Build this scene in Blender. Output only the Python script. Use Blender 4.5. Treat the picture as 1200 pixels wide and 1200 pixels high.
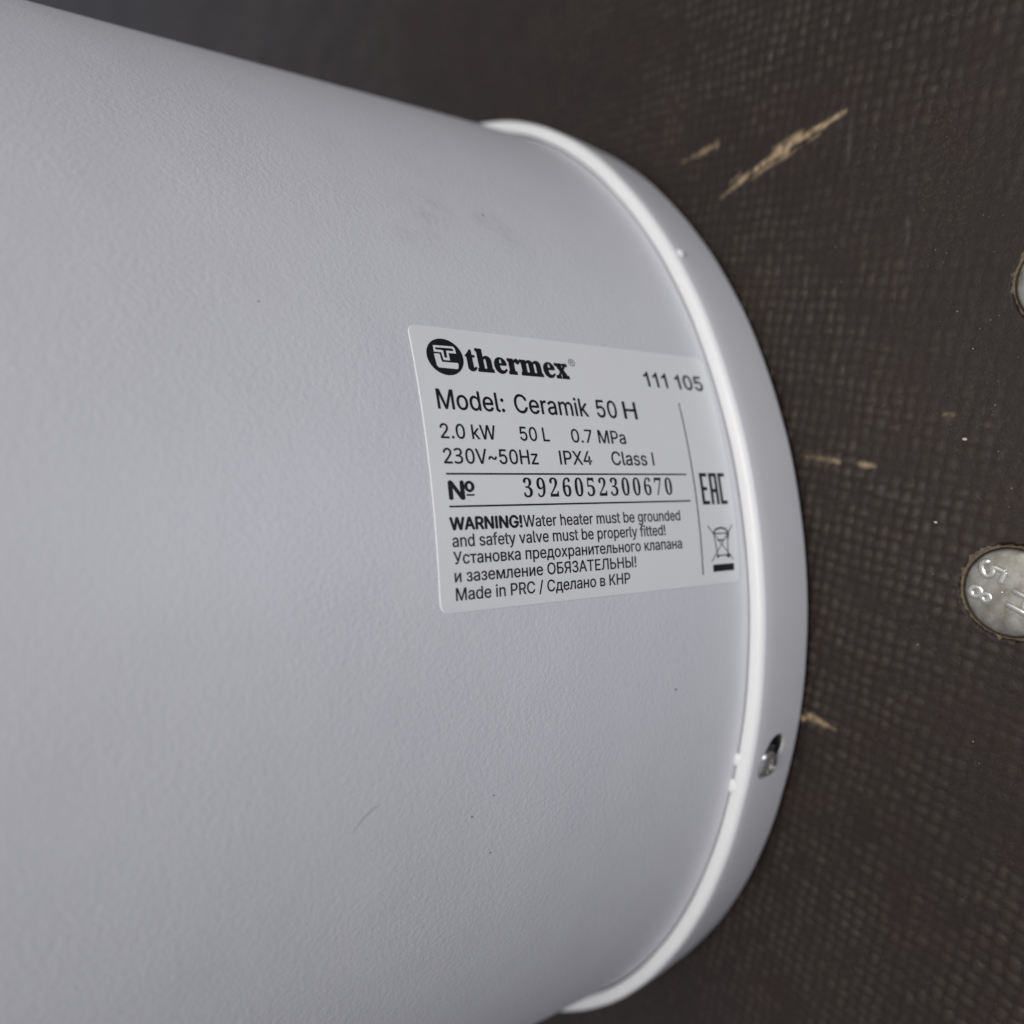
import bpy, bmesh, math, random
import numpy as np
from mathutils import Vector, Matrix
from mathutils.geometry import delaunay_2d_cdt
for o in list(bpy.data.objects):
    bpy.data.objects.remove(o)
random.seed(7)
rng = np.random.default_rng(11)
scene = bpy.context.scene
COL = scene.collection
MM = 0.001

# ------------------------------------------------------------------ camera
# the heater stands upright on a plywood floor (z = 0); the phone was held sideways, so picture right is down
cam_data = bpy.data.cameras.new('camera')
cam_data.sensor_width = 36.0
cam_data.sensor_fit = 'HORIZONTAL'
cam_data.lens = 880.54 / 1200 * 36.0
cam_data.clip_start = 0.005
cam_data.clip_end = 50
cam_data.dof.use_dof = True
cam_data.dof.focus_distance = 0.181
cam_data.dof.aperture_fstop = 5.8
cam = bpy.data.objects.new('camera', cam_data)
COL.objects.link(cam)
rotm = Matrix(((0.5378078389390085, 0.09502321359900998, 0.8376952412739793),
               (-0.08947067389029079, 0.9944495355168828, -0.05536352430863875),
               (-0.8383064635855856, -0.045174220386996394, 0.5433245465861599)))
cam.matrix_world = Matrix.Translation((0.34705757, 0.0, 0.20045998)) @ rotm.to_4x4()
scene.camera = cam

# ------------------------------------------------------------------ world and lamps: soft shade light, mostly from above
world = bpy.data.worlds.new('World')
scene.world = world
world.use_nodes = True
bg = world.node_tree.nodes['Background']
bg.inputs['Color'].default_value = (0.835, 0.865, 1.0, 1)
bg.inputs['Strength'].default_value = 0.305

def area(name, loc, target, size, power, color):
    d = bpy.data.lights.new(name, 'AREA')
    d.shape = 'DISK'; d.size = size; d.energy = power; d.color = color
    o = bpy.data.objects.new(name, d); COL.objects.link(o)
    o.location = loc
    o.rotation_euler = (Vector(target) - Vector(loc)).to_track_quat('-Z', 'Y').to_euler()
    return o
area('overhead_light', (0.70, 0.22, 1.85), (0.2, 0, 0), 1.1, 25, (1.0, 0.968, 0.90))
area('side_fill', (0.56, 0.07, 0.07), (0.2, 0.02, 0.06), 0.2, 0.33, (0.88, 0.895, 1.0))  # added low fill with no known source, lifts the label and cap skirt

scene.view_settings.view_transform = 'Standard'
scene.view_settings.look = 'None'
scene.view_settings.exposure = 0.0
scene.view_settings.gamma = 1.0
scene.render.engine = 'CYCLES'
scene.cycles.max_bounces = 8

# ------------------------------------------------------------------ helpers
def mesh_obj(name, verts, faces, mat=None, parent=None, smooth=False):
    me = bpy.data.meshes.new(name)
    me.from_pydata([tuple(v) for v in verts], [], faces)
    me.update()
    return link(name, me, mat, parent, smooth)

def link(name, me, mat=None, parent=None, smooth=False):
    o = bpy.data.objects.new(name, me)
    COL.objects.link(o)
    if mat: me.materials.append(mat)
    if parent: o.parent = parent
    if smooth:
        me.polygons.foreach_set('use_smooth', [True] * len(me.polygons))
        me.update()
    return o

def empty(name, loc, label, cat, group=None):
    o = bpy.data.objects.new(name, None); COL.objects.link(o)
    o.location = loc; o.empty_display_size = 0.02
    tag(o, label, cat, group)
    return o

def tag(o, label, cat, group=None):
    o['label'] = label; o['category'] = cat
    if group: o['group'] = group
    return o

def lathe(profile, seg, closed=True, a0=0.0):
    """profile of (r, z) turned round the z axis"""
    n = len(profile); vs = []; fs = []
    for i in range(seg):
        t = a0 + 2 * math.pi * i / seg
        c, s = math.cos(t), math.sin(t)
        vs += [(r * c, r * s, z) for r, z in profile]
    for i in range(seg):
        j = (i + 1) % seg
        for k in range(n if closed else n - 1):
            m = (k + 1) % n
            fs.append((i * n + k, j * n + k, j * n + m, i * n + m))
    return vs, fs

def arc(cx, cz, r, d0, d1, n):
    return [(cx + r * math.cos(math.radians(d0 + (d1 - d0) * i / n)),
             cz + r * math.sin(math.radians(d0 + (d1 - d0) * i / n))) for i in range(n + 1)]

class Nodes:
    """a small wrapper for procedural materials"""
    def __init__(self, name):
        self.m = bpy.data.materials.new(name); self.m.use_nodes = True
        self.t = self.m.node_tree; self.b = self.t.nodes['Principled BSDF']
    def n(self, kind, **kw):
        x = self.t.nodes.new(kind)
        for k, v in kw.items():
            if k in x.inputs: x.inputs[k].default_value = v
            else: setattr(x, k, v)
        return x
    def l(self, a, b): self.t.links.new(a, b)
    def coord(self): return self.n('ShaderNodeTexCoord').outputs['Object']
    def noise(self, scale, detail=2.0, rough=0.5, vec=None):
        x = self.n('ShaderNodeTexNoise', Scale=scale, Detail=detail, Roughness=rough)
        self.l(vec or self.coord(), x.inputs['Vector'])
        return x.outputs['Fac']
    def ramp(self, fac, stops):
        x = self.n('ShaderNodeValToRGB'); e = x.color_ramp.elements
        while len(e) < len(stops): e.new(0.5)
        for el, (p, c) in zip(e, stops):
            el.position = p; el.color = (c, c, c, 1) if isinstance(c, (int, float)) else (*c, 1)
        self.l(fac, x.inputs[0]); return x.outputs['Color']
    def mix(self, fac, a, b):
        x = self.n('ShaderNodeMix', data_type='RGBA')
        for s, v in ((x.inputs[0], fac), (x.inputs[6], a), (x.inputs[7], b)):
            if hasattr(v, 'is_linked'): self.l(v, s)
            elif isinstance(v, (int, float)): s.default_value = v
            else: s.default_value = (*v, 1)
        return x.outputs[2]
    def math(self, op, a, b=0.0, c=None):
        x = self.n('ShaderNodeMath', operation=op)
        for s, v in zip(x.inputs, (a, b, c)):
            if v is None: continue
            if hasattr(v, 'is_linked'): self.l(v, s)
            else: s.default_value = v
        return x.outputs[0]
    def near(self, p, r0, r1):
        """1 inside r0 of point p, fading to 0 at r1"""
        d = self.n('ShaderNodeVectorMath', operation='DISTANCE'); self.l(self.coord(), d.inputs[0])
        d.inputs[1].default_value = p
        x = self.n('ShaderNodeMapRange', interpolation_type='SMOOTHSTEP')
        x.inputs['From Min'].default_value = r0; x.inputs['From Max'].default_value = r1
        x.inputs['To Min'].default_value = 1; x.inputs['To Max'].default_value = 0
        self.l(d.outputs['Value'], x.inputs['Value']); return x.outputs[0]
    def bump(self, h, dist, strength=1.0):
        x = self.n('ShaderNodeBump', Distance=dist, Strength=strength)
        self.l(h, x.inputs['Height']); self.l(x.outputs[0], self.b.inputs['Normal'])
    def set(self, **kw):
        for k, v in kw.items():
            s = self.b.inputs[k.replace('_', ' ')]
            if hasattr(v, 'is_linked'): self.l(v, s)
            elif isinstance(v, tuple): s.default_value = (*v, 1)
            else: s.default_value = v
        return self.m

R = 0.200            # radius of the steel casing
ZC = 0.0264          # height of the seam where the end cap meets the casing
TAU = -0.0204        # the label was stuck on a touch crooked

def on_body(U, V, lift=0.0):
    """label coordinates in mm (U along the lines of print, V across them) to a point on the casing"""
    den = 1 + TAU * TAU
    u = (U - TAU * V) / den; w = (V + TAU * U) / den
    r = R + lift * MM
    t = w * MM / R
    return (r * math.cos(t), r * math.sin(t), ZC - u * MM)

# ------------------------------------------------------------------ materials
def mat_casing():
    k = Nodes('powder_coated_steel'); v = k.coord()
    wob = k.noise(820, 2, 0.55)
    fine = k.noise(1900, 1, 0.5)
    h = k.math('ADD', wob, k.math('MULTIPLY', fine, 0.35))
    h = k.math('MULTIPLY', h, k.ramp(k.noise(35, 2), [(0.3, 0.55), (0.7, 1.0)]))     # the coat lies uneven
    h = k.math('ADD', h, k.math('MULTIPLY', k.noise(24, 2, 0.5), 4.0))             # faint dents in the sheet
    k.bump(h, 0.00025, 0.5)
    c = k.mix(k.noise(14, 3, 0.6), (0.735, 0.742, 0.775), (0.775, 0.778, 0.80))
    # rubbed-in grey smudges above the label
    sm = k.math('MULTIPLY', k.noise(170, 4, 0.7), k.noise(60, 2, 0.5))
    sm = k.ramp(sm, [(0.22, 0.0), (0.40, 1.0)])
    zone = None
    for p, r in SMUDGES:
        m = k.near(p, r * 0.2, r)
        zone = m if zone is None else k.math('MAXIMUM', zone, m)
    c = k.mix(k.math('MULTIPLY', k.math('MULTIPLY', sm, zone), 0.2), c, (0.30, 0.30, 0.32))
    return k.set(Base_Color=c, Roughness=0.42, Specular_IOR_Level=0.45)

def mat_cap():
    k = Nodes('white_plastic')
    c = k.mix(k.noise(30, 3, 0.6), (0.77, 0.77, 0.775), (0.81, 0.81, 0.81))
    k.bump(k.noise(420, 2, 0.5), 0.00008, 0.35)
    return k.set(Base_Color=c, Roughness=k.ramp(k.noise(80, 3), [(0.3, 0.34), (0.7, 0.44)]), Specular_IOR_Level=0.5)

def mat_label():
    k = Nodes('label_film')
    c = k.mix(k.noise(45, 3, 0.6), (0.885, 0.895, 0.895), (0.91, 0.915, 0.91))
    k.bump(k.math('ADD', k.noise(160, 2, 0.5), k.math('MULTIPLY', k.noise(48, 2, 0.5), 2.2)), 0.00012, 0.4)
    return k.set(Base_Color=c, Roughness=0.42, Specular_IOR_Level=0.5)

def mat_ink():
    k = Nodes('black_ink')
    c = k.mix(k.ramp(k.noise(1400, 3, 0.6), [(0.55, 0.0), (0.75, 1.0)]), (0.010, 0.011, 0.014), (0.026, 0.027, 0.031))
    return k.set(Base_Color=c, Roughness=0.5, Specular_IOR_Level=0.3)

def mat_metal(name, lo, hi, rough, scale=400):
    k = Nodes(name)
    c = k.mix(k.ramp(k.noise(scale, 4, 0.65), [(0.3, 0.0), (0.7, 1.0)]), lo, hi)
    k.bump(k.noise(scale * 3, 3, 0.6), 0.00006, 0.4)
    return k.set(Base_Color=c, Metallic=0.85, Roughness=k.ramp(k.noise(scale * .6, 3), [(0.3, rough - 0.07), (0.7, rough + 0.1)]))

def mat_plain(name, col, rough, var=0.3, scale=500):
    k = Nodes(name)
    c = k.mix(k.noise(scale, 3, 0.6), tuple(x * (1 - var) for x in col), tuple(x * (1 + var) for x in col))
    return k.set(Base_Color=c, Roughness=rough)

def mat_floor():
    k = Nodes('film_faced_plywood')
    c = k.mix(k.ramp(k.noise(22, 4, 0.6), [(0.35, 0.0), (0.65, 1.0)]), (0.0184, 0.0137, 0.0112), (0.0218, 0.0137, 0.0115))
    # pale dust caught in the relief
    dust = k.ramp(k.noise(900, 4, 0.75), [(0.53, 0.0), (0.74, 1.0)])
    patch = k.ramp(k.noise(28, 3, 0.6), [(0.40, 0.15), (0.68, 1.0)])
    c = k.mix(k.math('MULTIPLY', k.math('MULTIPLY', dust, patch), 0.34), c, (0.16, 0.135, 0.11))
    spark = k.ramp(k.noise(2300, 2, 0.6), [(0.735, 0.0), (0.775, 1.0)])
    c = k.mix(k.math('MULTIPLY', k.math('MULTIPLY', spark, patch), 0.7), c, (0.42, 0.38, 0.32))
    at = k.n('ShaderNodeAttribute', attribute_name='wear_sheen')
    w = k.n('ShaderNodeSeparateColor'); k.l(at.outputs['Color'], w.inputs[0])
    wood = k.mix(k.noise(700, 3, 0.6), (0.28, 0.19, 0.105), (0.58, 0.44, 0.28))
    c = k.mix(k.math('MULTIPLY', w.outputs[2], 0.7), c, (0.042, 0.032, 0.0267))   # tops of the relief coloured paler: rubbing plus a painted sheen
    c = k.mix(w.outputs[0], c, wood)                       # bare wood where the film is gouged through
    c = k.mix(w.outputs[1], c, (0.13, 0.125, 0.12))        # grey scuffs
    k.bump(k.noise(1300, 5, 0.7), 0.00025, 0.6)
    return k.set(Base_Color=c, Roughness=k.ramp(k.noise(60, 3), [(0.3, 0.40), (0.7, 0.54)]), Specular_IOR_Level=0.27)

GLYPHS = {
"inter": {
"!": "196|67,160 63,509 132,509 128,160;98,-4 81,-1 66,9 56,24 52,41 56,58 66,73 81,83 98,86 116,83 130,73 140,58 143,41 140,24 130,9 116,-1",
".": "188|95,-4 78,-1 63,9 53,24 50,41 53,59 63,73 78,83 95,87 113,83 128,73 138,59 141,41 138,24 128,9 113,-1",
"/": "249|235,533 71,-76 14,-76 178,533",
"0": "453|227,-7 174,1 130,24 95,62 69,113 53,178 48,254 53,330 69,395 95,447 130,484 174,508 227,516 279,508 323,484 358,447 384,395 400,330 405,254 400,178 384,113 359,62 323,24 279,1;227,50 261,56 290,74 313,103 330,144 340,194 344,254 340,314 330,365 313,405 290,435 261,453 227,460 192,453 163,435 140,405 123,365 113,314 109,254 113,194 123,144 140,103 163,74 192,56",
"1": "453|76,0 76,55 391,55 391,0;276,509 276,0 212,0 212,448 209,448 86,358 86,427 198,509",
"2": "453|64,0 64,47 234,229 282,282 311,327 320,371 317,397 308,419 293,436 273,449 224,460 196,457 172,447 153,433 139,413 130,390 127,362 66,362 71,405 86,442 111,473 143,496 182,511 225,516 268,511 306,497 337,474 361,445 376,411 381,372 371,318 336,259 267,180 153,60 153,57 389,57 389,0",
"3": "384|162,-7 92,-1 30,19 30,75 95,51 163,43 218,49 256,68 277,98 284,138 280,165 268,186 249,202 206,217 150,222 103,222 103,273 150,273 202,279 240,298 263,326 271,363 265,394 247,417 219,432 183,437 147,434 117,425 62,396 33,437 96,471 137,483 183,486 229,483 266,471 294,453 315,428 327,400 331,367 324,324 304,290 273,267 232,253 232,250 282,237 318,214 339,179 346,136 341,97 326,62 302,33 266,11 220,-2",
"4": "453|40,105 40,158 247,509 311,509 109,166 109,163 413,163 413,105;282,0 282,121 282,146 282,318 343,318 343,0",
"5": "453|221,-7 178,-2 140,11 108,32 83,60 66,93 60,130 122,130 127,108 138,89 173,60 221,50 250,53 276,64 298,82 314,104 324,131 328,162 324,193 314,221 297,244 275,262 248,273 218,277 167,268 128,246 67,253 96,509 366,509 366,452 151,452 134,301 136,301 178,325 229,334 263,330 294,321 321,306 345,285 364,260 379,231 388,199 391,163 385,117 369,76 343,41 309,15 268,-1",
"7": "453|97,0 323,448 323,452 62,452 62,509 391,509 391,449 165,0",
":": "188|95,-4 78,-1 63,9 53,24 50,41 53,59 63,73 78,83 95,87 113,83 128,73 138,59 141,41 138,24 128,9 113,-1;95,271 78,274 63,284 53,299 50,316 53,334 63,349 78,359 95,362 113,359 128,349 138,334 141,316 138,299 128,284 113,274",
"A": "480|16,0 201,509 276,509 463,0 395,0 287,302 264,372 232,478 245,478 213,371 191,302 85,0;110,142 110,199 370,199 370,142",
"C": "510|267,-7 205,1 150,25 104,63 70,115 48,179 40,254 48,329 70,393 104,445 150,484 205,508 267,516 340,504 373,490 402,471 427,447 448,418 463,385 473,348 408,348 389,395 357,428 315,449 267,456 223,450 184,432 150,403 125,364 109,314 103,254 109,194 125,145 151,105 184,76 223,59 267,53 315,60 357,81 389,114 408,160 473,160 463,124 448,91 428,62 402,38 373,19 341,5 305,-4",
"G": "520|269,-7 205,1 149,25 104,64 69,116 47,179 40,254 47,329 69,393 103,445 149,484 203,508 265,516 304,513 340,504 374,489 403,469 429,445 449,416 465,384 474,349 408,349 387,393 356,427 315,448 265,456 222,450 183,432 150,404 125,364 109,314 103,254 109,194 125,145 151,105 184,76 224,59 269,53 309,57 345,71 374,93 396,123 410,160 415,202 434,199 283,199 283,256 478,256 478,200 471,141 451,91 419,50 377,19 326,0",
"H": "517|60,0 60,509 125,509 125,289 392,289 392,509 457,509 457,0 392,0 392,232 125,232 125,0",
"I": "300|31,0 31,57 118,57 118,452 31,452 31,509 269,509 269,452 183,452 183,57 269,57 269,0",
"L": "393|60,0 60,509 125,509 125,57 361,57 361,0",
"M": "628|60,0 60,509 152,509 277,187 287,159 299,123 311,84 322,49 307,49 318,83 330,121 342,158 352,187 476,509 568,509 568,0 504,0 504,291 504,327 505,369 506,413 507,457 513,457 498,409 482,363 467,322 456,291 342,0 286,0 170,291 159,321 145,361 129,408 112,457 119,457 120,416 121,372 122,328 122,291 122,0",
"N": "523|60,0 60,509 136,509 343,183 363,151 388,107 414,55 405,54 401,108 399,157 399,195 399,509 463,509 463,0 387,0 202,290 177,331 148,381 108,452 119,454 122,384 124,328 125,291 125,0",
"P": "445|60,0 60,509 235,509 289,503 332,487 366,462 390,430 404,391 409,348 404,304 390,265 366,233 332,207 289,191 235,186 109,186 109,242 233,242 269,246 297,256 318,272 333,294 342,319 344,348 342,376 333,402 318,423 297,439 268,449 232,452 125,452 125,0",
"R": "449|60,0 60,509 236,509 290,504 333,489 367,465 390,433 405,395 409,352 405,309 390,271 367,240 333,217 289,203 236,198 96,198 96,255 234,255 269,258 298,267 319,281 334,300 342,324 345,352 342,380 334,405 319,425 298,440 269,449 233,452 125,452 125,0;353,0 230,229 303,229 428,0",
"V": "480|204,0 16,509 84,509 192,206 215,137 248,31 235,31 267,138 290,206 395,509 463,509 278,0",
"W": "686|155,0 16,509 82,509 163,196 175,145 187,94 197,40 189,40 200,94 211,145 224,196 306,509 380,509 462,196 474,145 486,94 497,40 488,40 499,94 510,145 523,196 603,509 670,509 530,0 455,0 368,323 351,391 336,475 350,475 335,395 318,323 230,0",
"X": "474|18,0 217,284 217,236 29,509 104,509 178,400 204,361 223,329 243,292 232,292 252,329 272,361 298,400 374,509 446,509 259,239 259,287 456,0 382,0 292,129 268,165 250,195 230,231 244,231 225,196 206,166 182,129 91,0",
"a": "389|160,-9 126,-5 94,5 68,22 48,45 35,73 30,108 34,138 43,161 58,179 78,193 125,211 178,220 234,227 265,235 273,243 276,255 276,257 267,297 240,322 196,331 149,322 118,301 100,274 41,291 57,322 79,346 104,364 133,375 194,384 239,379 286,360 306,343 322,320 333,290 337,251 337,0 277,0 277,52 272,52 252,25 215,1;170,45 202,49 228,59 248,74 263,93 272,115 276,138 276,190 259,182 231,176 200,171 175,168 134,159 103,139 95,124 92,105 102,72 130,52",
"b": "424|229,-8 198,-5 172,4 138,31 118,59 112,59 112,0 53,0 53,509 114,509 114,319 118,319 137,346 171,373 197,381 229,384 274,378 313,361 345,332 370,293 385,245 390,189 385,133 370,84 346,45 313,16 274,-2;220,47 253,51 279,66 301,88 316,117 325,151 328,189 325,227 316,261 301,290 280,311 253,325 220,330 188,325 161,312 140,291 125,263 116,229 113,189 116,150 125,115 140,86 162,65 188,51",
"d": "424|195,-8 151,-2 111,16 79,45 55,84 39,133 34,189 39,245 55,293 79,332 112,361 151,378 196,384 228,381 253,373 287,346 306,319 311,319 311,509 372,509 372,0 313,0 313,59 307,59 287,31 252,4 227,-5;205,47 236,51 263,65 284,86 299,115 309,150 312,189 309,229 300,263 284,291 263,312 237,325 205,330 172,325 145,311 124,290 108,261 99,227 96,189 99,151 109,117 124,88 145,66 172,51",
"e": "404|212,-8 161,-2 117,16 82,46 56,85 40,132 34,187 39,242 55,290 81,329 115,359 157,378 205,384 266,374 294,361 319,341 341,315 357,282 368,242 371,194 371,169 75,169 75,221 338,221 310,202 307,237 298,269 283,294 263,314 237,326 205,330 173,326 146,313 125,294 109,270 99,241 96,211 96,178 100,139 110,106 128,80 151,61 179,50 212,46 254,53 285,73 306,105 365,91 353,63 335,39 311,19 283,4 249,-5",
"f": "254|228,379 228,327 6,327 6,379;81,0 81,432 84,461 96,486 113,505 135,519 187,530 222,527 243,521 227,468 215,472 195,474 171,470 154,460 145,443 142,419 142,0",
"g": "425|207,-151 168,-148 134,-140 82,-110 51,-69 101,-41 122,-66 154,-88 207,-97 249,-92 282,-75 298,-58 308,-34 311,-6 311,68 306,68 287,41 252,16 227,8 195,5 152,10 113,27 80,53 55,90 39,136 34,191 39,246 55,293 80,332 112,361 152,378 196,384 228,382 253,373 288,346 308,319 313,319 313,379 372,379 372,-9 367,-54 350,-90 324,-117 291,-136 251,-147;205,59 237,63 264,75 285,95 300,121 309,154 312,193 309,231 300,264 285,291 264,312 237,325 205,330 172,325 145,312 124,290 109,262 99,229 96,193 99,155 109,123 124,96 145,76 172,63",
"h": "410|114,227 114,0 53,0 53,509 114,509 114,287 102,287 124,332 152,362 187,379 227,384 264,380 295,369 321,349 341,321 353,285 357,240 357,0 296,0 296,235 290,275 273,304 246,323 210,329 184,326 161,317 141,303 126,283 117,257",
"i": "167|53,0 53,379 114,379 114,0;84,443 67,446 54,455 44,468 41,483 44,499 54,512 67,521 84,524 100,521 114,512 123,499 126,483 123,468 114,455 100,446",
"k": "381|110,137 110,212 121,212 284,379 360,379 184,199 177,199;53,0 53,509 114,509 114,0;294,0 148,186 191,229 372,0",
"l": "189|139,-2 101,3 74,20 58,47 53,84 53,509 114,509 114,99 120,62 130,54 146,52 160,53 170,54 181,3 162,-1",
"m": "610|53,0 53,379 112,379 112,295 108,295 118,323 132,346 172,376 219,386 257,380 287,361 309,331 321,295 312,295 322,321 337,343 381,375 437,386 468,383 497,372 522,354 541,328 553,296 557,255 557,0 496,0 496,254 490,289 473,313 447,326 419,330 395,328 374,320 345,290 335,247 335,0 274,0 274,260 269,288 253,311 229,326 199,330 158,320 140,307 126,289 117,266 114,238 114,0",
"n": "410|114,227 114,0 53,0 53,379 112,379 112,287 102,287 124,332 152,362 187,379 227,384 264,380 295,369 321,349 341,321 353,285 357,240 357,0 296,0 296,235 290,275 273,304 246,323 210,329 184,326 161,317 141,303 126,283 117,257",
"o": "415|207,-8 159,-2 117,16 82,46 56,85 40,133 34,187 40,243 56,291 82,330 117,360 159,378 207,384 256,378 299,360 333,330 359,291 376,243 381,187 376,133 359,85 333,46 299,16 256,-2;207,46 242,51 270,66 292,89 307,117 316,151 319,187 316,224 307,258 292,287 270,310 242,325 207,330 173,325 145,310 124,287 108,258 99,224 96,187 99,151 108,117 124,89 145,66 173,51",
"p": "424|53,-143 53,379 112,379 112,319 118,319 137,346 171,373 197,381 229,384 274,378 313,361 345,332 370,293 385,245 390,189 385,133 370,84 346,45 313,16 274,-2 229,-8 198,-5 173,4 138,31 118,59 114,59 114,-143;220,47 253,51 279,66 301,88 316,117 325,151 328,189 325,227 316,261 301,290 280,311 253,325 220,330 188,325 161,312 140,291 125,263 116,229 113,189 116,150 125,115 140,86 162,65 188,51",
"r": "259|53,0 53,379 112,379 112,321 115,321 130,347 152,367 181,380 213,385 229,384 243,384 243,322 230,324 207,326 182,323 159,315 140,301 126,284 117,262 114,237 114,0",
"s": "365|182,-8 145,-5 112,3 84,18 62,38 45,63 36,94 94,107 105,79 124,60 150,49 181,45 217,50 244,62 262,81 268,103 265,121 254,136 237,147 212,155 149,170 104,186 72,208 53,237 47,274 51,305 65,332 87,354 115,370 149,381 187,384 223,381 254,372 279,358 299,339 324,290 268,277 258,298 243,316 219,328 187,333 156,329 131,317 114,299 109,277 112,258 124,243 172,223 229,209 275,194 306,171 325,142 331,107 326,75 312,47 290,24 260,6 223,-5",
"t": "227|204,379 204,327 6,327 6,379;65,471 126,471 126,98 128,76 136,61 150,53 170,50 185,51 202,54 213,2 192,-3 168,-4 125,2 92,21 72,52 65,93",
"u": "410|182,-5 146,-1 115,11 89,31 69,59 57,95 53,139 53,379 114,379 114,144 119,105 137,75 164,56 200,50 226,53 249,62 268,77 283,97 293,122 296,153 296,379 357,379 357,0 298,0 298,92 307,92 286,47 257,17 222,0",
"v": "389|163,0 17,379 84,379 165,155 187,87 206,21 184,21 203,87 224,155 305,379 371,379 226,0",
"y": "389|47,-139 61,-86 71,-87 104,-89 130,-74 151,-36 163,-1 17,379 84,379 165,155 187,87 206,21 184,21 202,87 224,155 305,379 371,379 204,-58 177,-107 139,-136 91,-145 65,-143",
"z": "380|42,0 42,46 254,320 254,323 48,323 48,379 333,379 333,331 126,60 126,56 339,56 339,0",
"~": "453|52,150 55,188 66,218 82,240 103,255 151,266 197,256 246,221 275,198 299,192 318,196 332,207 341,226 344,253 400,253 397,215 386,185 370,163 349,148 301,137 254,148 207,182 177,204 154,210 136,207 121,196 111,178 108,150",
"А": "480|16,0 201,509 276,509 463,0 395,0 287,302 264,372 232,478 245,478 213,371 191,302 85,0;110,142 110,199 370,199 370,142",
"Б": "449|60,0 60,509 364,509 364,452 125,452 125,295 242,295 290,291 332,278 365,256 390,228 406,192 411,151 406,108 390,71 365,41 332,18 290,5 242,0;125,56 240,56 286,63 320,81 340,111 347,151 340,188 320,216 286,233 240,239 125,239",
"Е": "419|60,0 60,509 372,509 372,452 125,452 125,286 355,286 355,229 125,229 125,57 375,57 375,0",
"З": "431|216,-7 169,-2 127,11 92,31 66,59 48,93 42,132 107,132 112,108 123,88 140,71 161,60 215,50 246,53 272,61 295,74 312,92 323,114 326,139 323,165 312,188 295,207 272,221 242,230 207,233 166,233 166,289 207,289 260,299 281,312 296,329 305,351 309,375 306,399 297,420 284,437 265,449 216,460 167,450 130,422 119,402 115,378 53,378 59,417 76,450 102,478 135,498 174,511 217,516 262,511 300,497 330,475 353,446 367,414 372,378 366,339 349,306 322,280 287,264 287,260 317,252 342,238 363,219 378,196 387,169 390,139 384,99 367,64 341,35 306,12 264,-2",
"К": "467|60,0 60,509 125,509 125,287 196,287 362,509 440,509 251,262 449,0 371,0 199,231 125,231 125,0",
"Л": "520|32,0 32,57 45,57 84,66 97,80 107,103 119,181 146,509 460,509 460,0 395,0 395,452 205,452 182,175 170,97 147,42 131,24 109,10 83,3 51,0",
"Н": "517|60,0 60,509 125,509 125,289 392,289 392,509 457,509 457,0 392,0 392,232 125,232 125,0",
"О": "533|267,-7 205,1 150,25 105,63 70,115 48,179 40,254 48,329 70,393 105,445 150,484 205,508 267,516 329,508 384,484 429,445 464,393 486,329 493,254 486,179 464,115 429,63 384,25 329,1;267,53 310,59 349,76 383,105 408,144 425,194 430,254 425,314 408,365 383,404 349,433 310,450 267,456 223,450 184,433 151,404 125,364 109,314 103,254 109,194 125,144 151,105 184,76 223,59",
"Р": "445|60,0 60,509 235,509 289,503 332,487 366,462 390,430 404,391 409,348 404,304 390,265 366,233 332,207 289,191 235,186 109,186 109,242 233,242 269,246 297,256 318,272 333,294 342,319 344,348 342,376 333,402 318,423 297,439 268,449 232,452 125,452 125,0",
"С": "510|267,-7 205,1 150,25 104,63 70,115 48,179 40,254 48,329 70,393 104,445 150,484 205,508 267,516 340,504 373,490 402,471 427,447 448,418 463,385 473,348 408,348 389,395 357,428 315,449 267,456 223,450 184,432 150,403 125,364 109,314 103,254 109,194 125,145 151,105 184,76 223,59 267,53 315,60 357,81 389,114 408,160 473,160 463,124 448,91 428,62 402,38 373,19 341,5 305,-4",
"Т": "449|32,452 32,509 417,509 417,452 257,452 257,0 193,0 193,452",
"У": "437|87,0 87,57 122,57 163,65 176,76 185,92 195,116 16,509 87,509 154,357 185,282 209,215 232,149 214,149 248,245 290,357 351,509 420,509 244,84 220,40 204,24 184,11 156,3 121,0",
"Ы": "612|108,308 246,308 295,303 337,289 371,267 397,237 412,200 418,157 412,112 397,73 372,42 337,19 295,5 246,0 60,0 60,509 125,509 125,56 246,56 290,63 325,83 346,115 354,157 350,184 340,207 324,226 303,240 277,248 246,251 108,251;552,509 552,0 487,0 487,509",
"Ь": "452|108,308 246,308 295,303 337,289 371,267 397,237 412,200 418,157 412,112 397,73 372,42 337,19 295,5 246,0 60,0 60,509 125,509 125,56 246,56 290,63 325,83 346,115 354,157 350,184 340,207 324,226 303,240 277,248 246,251 108,251",
"Я": "449|389,0 324,0 324,452 216,452 180,449 152,440 130,425 115,405 107,380 104,352 107,324 115,300 130,281 152,267 180,258 216,255 353,255 353,198 213,198 160,203 116,217 83,240 59,271 44,309 40,352 44,395 59,433 82,465 116,489 159,504 213,509 389,509;96,0 22,0 146,229 219,229",
"а": "389|160,-9 126,-5 94,5 68,22 48,45 35,73 30,108 34,138 43,161 58,179 78,193 125,211 178,220 234,227 265,235 273,243 276,255 276,257 267,297 240,322 196,331 149,322 118,301 100,274 41,291 57,322 79,346 104,364 133,375 194,384 239,379 286,360 306,343 322,320 333,290 337,251 337,0 277,0 277,52 272,52 252,25 215,1;170,45 202,49 228,59 248,74 263,93 272,115 276,138 276,190 259,182 231,176 200,171 175,168 134,159 103,139 95,124 92,105 102,72 130,52",
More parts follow.
